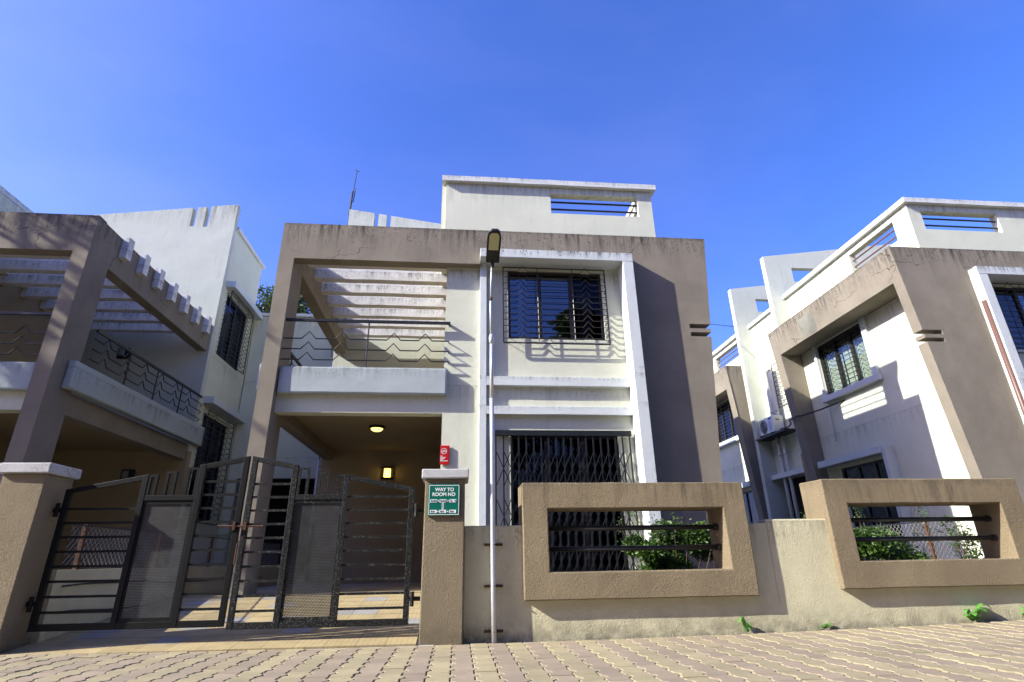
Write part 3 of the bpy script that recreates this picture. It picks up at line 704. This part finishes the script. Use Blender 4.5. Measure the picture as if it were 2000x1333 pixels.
# ------------------------------------------------------------------ gate
def leaf(x0, x1, label, mat, zb):
    """x0 = meeting stile, x1 = hinge stile"""
    sg = 1 if x1 > x0 else -1
    Gt = thing('gate_leaf', label, 'gate', (x1, 9.15, 0), 'driveway gate leaves')
    ya, yb = 9.12, 9.18; w = .085
    def ztop(x): return 2.70-.195*abs(x-x0)
    def zbt(x): return zb
    pA = (x0, x0+sg*w); pB = (x0+sg*.64, x0+sg*.73); pC = (x0+sg*1.46, x0+sg*1.54); pD = (x1-sg*w, x1)
    fr = MB()
    def post(pr, z1=None):
        a, b = sorted(pr); za = ztop(pr[0]) if z1 is None else z1; zb_ = ztop(pr[1]) if z1 is None else z1
        lo, hi = (za, zb_) if pr[0] < pr[1] else (zb_, za)
        fr.prism([(a, zb), (b, zb), (b, hi), (a, lo)], ya, yb, 'y')
    for q in (pA, pB, pC, pD): post(q)
    def rail(xa, xb, z0, z1, d=.003): a, b = sorted((xa, xb)); fr.box(a, b, ya+d, yb-d, z0, z1)
    rail(pA[1], pB[0], zb, zb+.09); rail(pB[1], pC[0], zb, zb+.09); rail(pC[1], pD[0], zb, zb+.09)
    rail(pB[1], pC[0], 2.02, 2.10)
    def slope(xa, xb, d=.003):
        a, b = sorted((xa, xb)); fr.prism([(a, ztop(a)-.075), (b, ztop(b)-.075), (b, ztop(b)), (a, ztop(a))], ya+d, yb-d, 'y')
    slope(pA[1], pB[0]); slope(pC[1], pD[0])
    fr.build('frame', mat, Gt, bevel=.004)
    for i in range(1, 12):                               # horizontal bars
        z = zb+.035+.2*i
        if z < ztop(pB[0])-.12: MB().box(*sorted((pA[1], pB[0])), 9.135, 9.165, z-.017, z+.017).build('bar', mat, Gt)
        if z < ztop(pD[0])-.12: MB().box(*sorted((pC[1], pD[0])), 9.135, 9.165, z-.017, z+.017).build('bar', mat, Gt)
    for c, wd in ((pB[1]+sg*.09, .17), (pB[1]+sg*.40, .15), (pC[0]-sg*.07, .13)):   # short finial frames
        a, b = c-wd/2, c+wd/2; t = .035; f = MB(); zt = ztop(c)-.02
        f.box(a, a+t, ya+.004, yb-.004, 2.101, zt); f.box(b-t, b, ya+.004, yb-.004, 2.101, zt); f.box(a+t, b-t, ya+.004, yb-.004, zt-t, zt)
        f.build('finial_frame', mat, Gt)
    sh = MB(); a, b = sorted((pB[1], pC[0])); sh.box(a+.03, b-.03, 9.15, 9.153, zb+.14, 1.97); sh.build('perforated_panel', 'perforated_sheet', Gt)
    fr2 = MB()
    fr2.box(a, a+.03, 9.135, 9.165, zb+.091, 2.019); fr2.box(b-.03, b, 9.135, 9.165, zb+.091, 2.019); fr2.box(a+.03, b-.03, 9.135, 9.165, zb+.091, zb+.14); fr2.box(a+.03, b-.03, 9.135, 9.165, 1.97, 2.019)
    fr2.build('panel_frame', mat, Gt)
    for z in (zb+.35, zb+1.62):
        h = MB(); h.box(*sorted((x1+sg*.002, x1+sg*.16)), 9.13, 9.17, z-.03, z+.03); h.tube([(x1+sg*.04, 9.11, z-.1), (x1+sg*.04, 9.11, z+.1)], .03, 8); h.build('hinge', mat, Gt)
    return Gt
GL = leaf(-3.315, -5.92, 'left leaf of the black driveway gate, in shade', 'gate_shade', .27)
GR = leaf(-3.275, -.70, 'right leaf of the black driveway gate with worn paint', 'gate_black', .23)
lt = MB(); lt.tube([(-3.62, 9.10, 1.64), (-2.95, 9.10, 1.63)], .016, 6); lt.box(-3.40, -3.36, 9.08, 9.12, 1.58, 1.70); lt.box(-3.24, -3.20, 9.08, 9.12, 1.58, 1.70)
lt.tube([(-3.2, 9.09, 1.5), (-3.29, 9.09, 1.38), (-3.29, 9.09, 1.1)], .012, 5)
setp(lt.build('gate_latch', 'rust'), 'rusty sliding bolt holding the two gate leaves together', 'latch')

# ------------------------------------------------------------------ street lamp
P = thing('street_lamp', 'slim grey street lamp post with a black head in front of the wall', 'street lamp', (.55, 8.87, 0))
MB().tube([(.555, 8.87, -.05), (.54, 8.87, .78), (.535, 8.87, 1.5), (.53, 8.87, 2.75), (.52, 8.87, 3.62)], .036, 14).build('pole', 'pipe_grey', P, smooth=True)
MB().tube([(.52, 8.87, 3.6), (.52, 8.87, 4.72)], .033, 14).build('pole', 'pipe_grey', P, smooth=True)
MB().tube([(.515, 8.87, 4.7), (.507, 8.87, 5.3), (.508, 8.87, 5.46)], .024, 12).build('pole', 'pipe_grey', P, smooth=True)
MB().tube([(.508, 8.87, 5.44), (.515, 8.87, 5.9), (.528, 8.87, 6.22)], .018, 12).build('pole', 'pipe_grey', P, smooth=True)
MB().tube([(.52, 8.87, 4.60), (.518, 8.87, 4.68), (.518, 8.87, 4.72), (.516, 8.87, 4.78)], .044, 14, rs=[.036, .046, .046, .03]).build('coupling', 'pipe_grey', P, smooth=True)
MB().tube([(.508, 8.87, 5.43), (.508, 8.87, 5.50)], .026, 12).build('rust_ring', 'rust', P, smooth=True)
MB().tube([(.535, 8.88, 6.12), (.535, 8.83, 6.30)], .036, 10).build('socket', 'lamp_black', P)
# lamp head: long rounded housing tilted up towards the street
hy0, hy1, hz0, hz1 = 8.86, 8.10, 6.20, 6.42
dy, dzz = hy1-hy0, hz1-hz0; ln = math.hypot(dy, dzz); ty, tz = dy/ln, dzz/ln; ny, nz = tz, -ty
if nz > 0: ny, nz = -ny, -nz                              # n points down towards the street
def HP(x, t, n): return (.535+x, hy0+ty*t*ln+ny*n, hz0+tz*t*ln+nz*n)
prof = [(-.112, .02), (-.125, .05), (-.125, .80), (-.10, .94), (-.05, 1.0), (.05, 1.0), (.10, .94), (.125, .80), (.125, .05), (.112, .02)]
hd = MB(); n_ = len(prof)
hd.add([HP(x, t, 0) for x, t in prof]+[HP(x*.96, t, -.045) for x, t in prof], [tuple(range(n_)), tuple(range(2*n_-1, n_-1, -1))]+[(i, (i+1) % n_, n_+(i+1) % n_, n_+i) for i in range(n_)])
HD = hd.build('head', 'lamp_black', P)
lp = [(-.088, .42), (-.088, .84), (-.05, .92), (.05, .92), (.088, .84), (.088, .42)]
l_ = MB(); l_.add([HP(x, t, .006) for x, t in lp]+[HP(x, t, -.01) for x, t in lp], [tuple(range(6)), tuple(range(11, 5, -1))]+[(i, (i+1) % 6, 6+(i+1) % 6, 6+i) for i in range(6)])
l_.build('lens', 'lamp_lens', HD)
for z in (.14, .74, 1.32):
    b = MB(); b.box(.41, .505, 8.93, 8.964, z-.018, z+.018); b.box(.575, .69, 8.93, 8.964, z-.018, z+.018); b.tube([(.5, 8.94, z), (.55, 8.825, z), (.6, 8.94, z)], .01, 5)
    b.build('wall_clamp', 'rust', P)

# ------------------------------------------------------------------ signs
def text(body, x, z, size, y, mat, parent, bold=.0, name='lettering', sx=1.0):
    cu = bpy.data.curves.new(name, 'FONT'); cu.body = body; cu.size = size*S; cu.align_x = 'CENTER'; cu.align_y = 'CENTER'; cu.extrude = .0015; cu.offset = bold*S
    t = bpy.data.objects.new(name, cu); scene.collection.objects.link(t); bpy.context.view_layer.update()
    me = bpy.data.meshes.new_from_object(t.evaluated_get(bpy.context.evaluated_depsgraph_get())); bpy.data.objects.remove(t)
    me.materials.clear(); me.materials.append(MATS[mat])
    o = bpy.data.objects.new(name, me); link(o, parent)
    o.rotation_euler = (math.pi/2, 0, 0); o.scale = (sx, 1, 1); o.location = Vector((x*S, y*S, z*S))-wloc(parent)
    return o
SG = thing('direction_sign', 'green sign reading WAY TO ROOM NO on the gate pillar', 'sign', (-.22, 8.79, 1.74))
box('plate', 'sign_green', SG, -.465, .025, 8.765, 8.799, 1.735, 2.205, bevel=.004)
bd = MB(); a0, a1, b0, b1, t = -.45, .01, 1.75, 2.19, .008
bd.box(a0, a1, 8.762, 8.766, b1-t, b1); bd.box(a0, a1, 8.762, 8.766, b0, b0+t); bd.box(a0, a0+t, 8.762, 8.766, b0+t, b1-t); bd.box(a1-t, a1, 8.762, 8.766, b0+t, b1-t)
bd.build('border_line', 'sign_white', SG)
text('WAY TO', -.215, 2.122, .072, 8.7635, 'sign_white', SG, .0022); text('ROOM NO', -.225, 2.050, .072, 8.7635, 'sign_white', SG, .0022)
pl = MB()
for z in (1.955, 1.80):
    for x in (-.375, -.235, -.085): pl.box(x-.052, x+.052, 8.761, 8.766, z-.023, z+.023)
    for x in (-.305, -.16): pl.prism([(x-.012, z), (x, z-.013), (x+.012, z), (x, z+.013)], 8.761, 8.766, 'y')
for k in range(9): pl.box(-.253, -.217, 8.762, 8.766, 1.828+k*.0125, 1.834+k*.0125)
pl.build('number_plate', 'sign_white', SG)
for x, s_ in ((-.375, 'B-412'), (-.235, 'B-411'), (-.085, 'B-   0')): text(s_, x, 1.955, .036, 8.7595, 'sign_ink', SG, .0006)
for x in (-.390, -.250, -.100): text('B-4', x, 1.80, .036, 8.7595, 'sign_ink', SG, .0006)
RS = thing('notice_sign', 'small red notice with a round white emblem beside the porch opening', 'sign', (-.36, 13.24, 3.24))
box('plate', 'sign_red', RS, -.455, -.24, 13.20, 13.235, 3.22, 3.67, bevel=.004)
rg = MB(); cx, cz = -.365, 3.535
for k in range(20):
    a, b = 2*math.pi*k/20, 2*math.pi*(k+1)/20
    for r0, r1 in ((.062, .072),):
        rg.prism([(cx+r0*math.cos(a), cz+r0*math.sin(a)), (cx+r1*math.cos(a), cz+r1*math.sin(a)), (cx+r1*math.cos(b), cz+r1*math.sin(b)), (cx+r0*math.cos(b), cz+r0*math.sin(b))], 13.196, 13.2005, 'y')
rg.bar((cx-.045, 13.198, cz-.025), (cx-.01, 13.198, cz+.02), .014, .004); rg.bar((cx-.01, 13.198, cz+.022), (cx+.03, 13.198, cz), .016, .004); rg.bar((cx+.03, 13.198, cz+.01), (cx+.045, 13.198, cz-.025), .016, .004)
rg.bar((cx-.03, 13.198, cz-.035), (cx+.01, 13.198, cz-.002), .012, .004)
rg.build('emblem', 'sign_white', RS)
tx = MB()
for z, w_ in ((3.415, .05), (3.385, .12), (3.355, .105), (3.33, .06)): tx.box(-.445, -.445+w_, 13.196, 13.2005, z-.007, z+.007)
tx.box(-.445, -.265, 13.196, 13.2005, 3.295, 3.31); tx.build('printed_line', 'sign_white', RS)

# ------------------------------------------------------------------ porch lamps
CL = thing('ceiling_lamp', 'round ceiling lamp glowing softly in the middle porch', 'lamp', (-2.4, 16.0, 4.77))
def disc(cx, cy, z0, prof, n=24):
    m = MB(); vs = []; fs = []
    for r, z in prof: vs += [(cx+r*math.cos(2*math.pi*i/n), cy+r*math.sin(2*math.pi*i/n), z0+z) for i in range(n)]
    for k in range(len(prof)-1): fs += [(k*n+i, k*n+(i+1) % n, (k+1)*n+(i+1) % n, (k+1)*n+i) for i in range(n)]
    fs.append(tuple(range((len(prof)-1)*n, len(prof)*n))); m.add(vs, fs); return m
disc(-2.4, 16.0, 4.769, [(.22, 0), (.235, -.03), (.235, -.06), (.18, -.075)]).build('rim', 'lamp_black', CL, smooth=True)
disc(-2.4, 16.0, 4.769, [(.178, -.074), (.15, -.12), (.09, -.15), (.02, -.16)]).build('glass_bowl', 'lamp_glow_soft', CL, smooth=True)
WLp = thing('wall_lamp', 'square wall lamp glowing yellow on the back wall of the middle porch', 'lamp', (-2.5, 20.1, 3.95))
box('housing', 'lamp_black', WLp, -2.72, -2.32, 20.08, 20.139, 3.80, 4.22)
cy_ = MB(); cy_.tube([(-2.52, 20.0, 3.87), (-2.52, 20.0, 4.15)], .115, 14); cy_.build('glass_tube', 'lamp_glow', WLp, smooth=True)
b = MB(); b.box(-2.72, -2.32, 19.90, 20.079, 3.80, 3.855); b.box(-2.72, -2.32, 19.90, 20.079, 4.165, 4.22); b.build('bracket', 'lamp_black', WLp)
for (x, y, z, lab) in ((-11.2, 20.1, 3.95, 'unlit square wall lamp on the dark porch wall of the left house'), (-12.35, 20.1, 8.35, 'unlit round wall lamp on the balcony wall at the left edge')):
    T = thing('wall_lamp', lab, 'lamp', (x, y, z)); box('housing', 'lamp_black', T, x-.2, x+.2, 20.0, 20.139, z-.2, z+.2, bevel=.02)
    MB().tube([(x, 19.93, z-.12), (x, 19.93, z+.12)], .1, 12).build('glass_tube', 'curtain_grey', T)

# ------------------------------------------------------------------ air conditioner, pipes, cables, antenna
def to_right(x): return 19.54-x
A = thing('air_conditioner', 'white outdoor air conditioner unit on a dark shelf beside two drain pipes', 'air conditioner', (13.5, 22.4, 6.0))
box('casing', 'ac_white', A, 13.35, 13.85, 21.95, 23.05, 6.02, 6.72, bevel=.015)
fan = MB(); cyy, czz = 22.68, 6.36; n = 24
fan.add([(13.345, cyy+.29*math.cos(2*math.pi*i/n), czz+.29*math.sin(2*math.pi*i/n)) for i in range(n)]+[(13.36, cyy+.29*math.cos(2*math.pi*i/n), czz+.29*math.sin(2*math.pi*i/n)) for i in range(n)], [tuple(range(n)), tuple(range(2*n-1, n-1, -1))]+[(i, (i+1) % n, n+(i+1) % n, n+i) for i in range(n)])
fan.build('fan_grille', 'room_dark', A)
rg = MB()
for r in (.30, .22, .14, .07): rg.tube([(13.338, cyy+r*math.cos(2*math.pi*i/20), czz+r*math.sin(2*math.pi*i/20)) for i in range(21)], .008 if r < .3 else .014, 4, cap=False)
rg.build('fan_guard', 'ac_white', A)
box('badge', 'ac_blue', A, 13.343, 13.349, 22.05, 22.25, 6.58, 6.66)
v = MB()
for k in range(5): v.box(13.343, 13.349, 22.06, 22.28, 6.12+k*.085, 6.15+k*.085)
v.build('vent', 'ac_blue', A)
box('handle', 'lamp_black', A, 13.5, 13.66, 21.944, 21.949, 6.52, 6.57)
sh = MB(); sh.box(13.2, 13.9, 21.0, 23.3, 5.86, 5.93); sh.box(13.25, 13.9, 22.0, 22.06, 5.94, 6.02); sh.box(13.25, 13.9, 22.9, 22.96, 5.94, 6.02)
setp(sh.build('unit_shelf', 'dark_frame'), 'dark metal shelf carrying the outdoor air conditioner unit', 'shelf')
for k, (y, top_) in enumerate(((22.55, 8.95), (22.15, 8.8))):
    pp = MB(); pp.tube([(13.78, y, -.1), (13.78, y, top_)], .075, 12); pp.tube([(13.78, y, top_), (13.78, y, top_+.07)], .09, 12)
    pp.tube([(13.78, y, 6.95), (13.78, y, 7.05)], .088, 12); pp.tube([(13.78, y, 5.05), (13.78, y, 5.2)], .092, 12)
    setp(pp.build('drain_pipe', 'pvc', smooth=True), 'pale vertical drain pipe, %s of the pair beside the air conditioner' % ('left' if k == 0 else 'right'), 'drain pipe', 'drain pipes on the right house')
cb = MB(); cb.tube([(13.6, 17.6, 6.2), (13.3, 18.6, 6.1), (13.0, 19.40, 6.05), (12.85, 19.44, 6.05), (12.84, 19.93, 6.0), (13.1, 20.3, 5.95), (13.4, 21.0, 5.98), (13.6, 21.9, 6.1)], .028, 6)
setp(cb.build('cable', 'cable_black'), 'black cable running round the brown corner to the air conditioner', 'cable')
cb = MB(); cb.tube([(13.52, 18.5, 6.25), (13.52, 18.5, 4.9)], .02, 6); setp(cb.build('conduit', 'pvc', smooth=True), 'short pale conduit on the side wall beside the brown corner', 'pipe')
rp = MB(); rp.tube([(14.905, 12.83, 7.80), (14.905, 12.83, .4)], .065, 12); setp(rp.build('drain_pipe', 'brown_pipe', smooth=True), 'dark red brown drain pipe on the white fin at the right edge', 'drain pipe')
dp = MB(); dp.tube([(-4.98, 20.25, 4.5), (-4.98, 20.25, 2.0)], .05, 10); setp(dp.build('drain_pipe', 'pvc', smooth=True), 'grey drain pipe at the back corner of the middle porch', 'drain pipe')
wr = MB(); pts = []
for i in range(13):
    t = i/12; pts.append((8.0+22*t, 20+17*t, 10.35+9.0*t-1.0*math.sin(math.pi*t)))
wr.tube(pts, .018, 5); setp(wr.build('overhead_wire', 'cable_black'), 'thin dark wire crossing the sky between the middle and right house', 'wire')
an = MB(); an.tube([(-4.93, 20.3, 13.9), (-4.88, 20.3, 15.4), (-4.78, 20.3, 17.25)], .022, 6); an.tube([(-4.9, 20.25, 14.9), (-4.86, 20.25, 16.1)], .05, 6); an.tube([(-4.80, 20.3, 15.6), (-4.76, 20.3, 16.3)], .02, 5)
an.tube([(-4.88, 20.3, 15.55), (-4.78, 20.3, 15.6)], .015, 5); an.tube([(-4.86, 20.3, 17.3), (-4.66, 20.3, 17.2)], .012, 5)
setp(an.build('antenna', 'cable_black'), 'thin dark antenna mast on the gable left of the roof terrace', 'antenna')

# ------------------------------------------------------------------ vegetation
def leaves(mb, c, r, n, ls, flat=.7, clump=None, rng=random):
    cl = clump or [(0, 0, 0, 1)]
    for _ in range(n):
        k = rng.choice(cl)
        while True:
            d = Vector((rng.uniform(-1, 1), rng.uniform(-1, 1), rng.uniform(-1, 1)))
            if .25 < d.length < 1: break
        d *= k[3]
        p = Vector(c)+Vector(((k[0]+d.x)*r[0], (k[1]+d.y)*r[1], (k[2]+d.z)*r[2]))
        a = Vector((rng.uniform(-1, 1), rng.uniform(-1, 1), rng.uniform(-.6, .6))).normalized()
        b = a.cross(Vector((rng.uniform(-1, 1), rng.uniform(-1, 1), rng.uniform(-1, 1)))).normalized()
        l = ls*rng.uniform(.6, 1.3); w = l*.42
        mb.add([tuple(p), tuple(p+a*l*.5+b*w*.5), tuple(p+a*l), tuple(p+a*l*.5-b*w*.5)], [(0, 1, 2, 3)])
def limbs(mb, base, tips, r0):
    for t in tips:
        t = Vector(t); b = Vector(base); mid = b.lerp(t, .5)+Vector((random.uniform(-.1, .1), random.uniform(-.1, .1), .1))*(t-b).length*.4
        mb.tube([tuple(b), tuple(mid), tuple(t)], r0, 6, rs=[r0, r0*.7, r0*.3])
def tree(name, label, x, y, h, r, n, ls, trunk_r, grp=None, seed=1):
    rng = random.Random(seed); T = thing(name, label, 'tree', (x, y, 0), grp)
    cl = []
    for _ in range(26):
        a = rng.uniform(0, 6.28); q = rng.uniform(.1, .85); zz = rng.uniform(-.8, .85)
        cl.append((q*math.cos(a)*math.sqrt(max(.1, 1-zz*zz)), q*math.sin(a)*math.sqrt(max(.1, 1-zz*zz)), zz, rng.uniform(.16, .34)))
    c = (x, y, h-r[2]); m = MB(); leaves(m, c, r, n, ls, clump=cl, rng=rng); m.build('crown', 'leaf_tree', T)
    tm = MB(); tm.tube([(x, y, -.1), (x+.1, y, h*.3), (x, y+.1, h-r[2]*1.5)], trunk_r, 10, rs=[trunk_r*1.2, trunk_r*.9, trunk_r*.6])
    limbs(tm, (x, y+.1, h-r[2]*1.6), [(c[0]+k[0]*r[0], c[1]+k[1]*r[1], c[2]+k[2]*r[2]) for k in cl[:16]], trunk_r*.45)
    tm.build('trunk', 'bark', T)
tree('broadleaf_tree', 'dark leafy tree top behind the gap between left and middle house', -12.9, 37, 19.9, (3.4, 3.0, 3.6), 9000, .34, .4, seed=3)
# street trees out of frame to the left: they dapple the left house with shade
tree('broadleaf_tree', 'street tree left of the picture that dapples the left house', -20.5, 10.7, 17.2, (3.6, 2.4, 6.0), 1700, .42, .3, 'street trees left of the picture', seed=5)
TL = ['%s tree of the seven across the street, counted from the left' % n for n in ('first', 'second', 'third', 'fourth, lowest', 'fifth', 'sixth', 'seventh')]  # unseen row, built tall and dense to keep sky light off the facades
for k, (x, y, h, rr) in enumerate(((-27, -7, 17, 6.5), (-17, -7, 18, 6.2), (-8, -7.5, 17, 6), (1, -7.2, 14.5, 5.6), (10, -7.5, 17, 6), (20, -7, 18, 6.5), (30, -7, 17, 6.5))):
    tree('broadleaf_tree', TL[k], x, y, h, (rr, 3.6, h*.5), 9000, .95, .35, 'trees across the street', seed=20+k)
def bush(label, x, y, z0, r, n, ls, shoots, seed):
    rng = random.Random(seed); T = thing('bush', label, 'bush', (x, y, z0), 'garden bushes behind the street wall')
    st = MB(); lv = MB(); cl = []
    for _ in range(12):
        cl.append((rng.uniform(-.75, .75), rng.uniform(-.6, .6), rng.uniform(-.3, .65), rng.uniform(.22, .4)))
    leaves(lv, (x, y, z0+r[2]), r, n, ls, clump=cl, rng=rng)
    for k in range(shoots):
        a = rng.uniform(0, 6.28); tx_, ty_ = x+r[0]*rng.uniform(-.95, .95), y+r[1]*rng.uniform(-.7, .7); tz_ = z0+r[2]*rng.uniform(1.7, 2.55)
        b = (x+(tx_-x)*.3, y+(ty_-y)*.3, z0)
        st.tube([b, ((b[0]+tx_)/2, (b[1]+ty_)/2, (b[2]+tz_)/2), (tx_, ty_, tz_)], .007, 4, rs=[.012, .007, .004])
        leaves(lv, (tx_, ty_, tz_-.16), (.09, .09, .24), 26, ls*.9, rng=rng)
    st.build('stems', 'bark', T); lv.build('foliage', 'leaf_bush', T)
bush('dark green bush seen behind the black rails of the left box surround', 4.0, 10.6, .15, (1.05, .6, .86), 17000, .075, 14, 11)
bush('sunlit green bush in front of the chain link fence in the right box surround', 8.0, 10.5, .25, (1.3, .55, .76), 15000, .075, 12, 12)
bush('thin spiky shrub at the right end of the right box surround', 9.55, 10.1, .5, (.35, .35, .55), 300, .085, 8, 13)
s_ = MB(); s_.box(.1, 16, 9.3, 13.0, -.05, .12); o = s_.build('garden_bed', 'soil'); o['kind'] = 'structure'
def weed(x, y, label, n, ln, seed, up=.5):
    rng = random.Random(seed); T = thing('weed', label, 'weed', (x, y, gz(x)), 'weeds at the foot of the street wall')
    lm = MB(); z = gz(x)+.005
    for k in range(n):
        a = rng.uniform(math.pi*.95, math.pi*2.05); l = ln*rng.uniform(.6, 1.1); u = rng.uniform(.15, 1)*up
        d = Vector((math.cos(a), math.sin(a)*.7, 0)); s2 = Vector((-d.y, d.x, 0)).normalized()
        pts = []; w = l*rng.uniform(.14, .2)
        for i, (t, ww) in enumerate(((0, .25), (.3, .8), (.6, 1), (.85, .6), (1, .05))):
            c = Vector((x, y, z))+d*l*t+Vector((0, 0, l*u*math.sin(t*2.4)+.004)); pts += [tuple(c-s2*w*ww), tuple(c+s2*w*ww)]
        lm.add(pts, [(2*i, 2*i+1, 2*i+3, 2*i+2) for i in range(4)])
    lm.build('leaves', 'leaf_weed', T, smooth=True)
weed(4.40, 8.93, 'small upright light green weed at the wall foot, leftmost', 9, .17, 1, 1.3)
weed(5.62, 8.93, 'flat dark green weed at the wall foot, second from left', 10, .2, 2, .5)
weed(8.10, 8.93, 'large rosette weed with broad leaves at the wall foot', 16, .32, 3, .8)
weed(9.22, 8.93, 'spreading weed at the wall foot, farthest right', 14, .3, 4, .7)
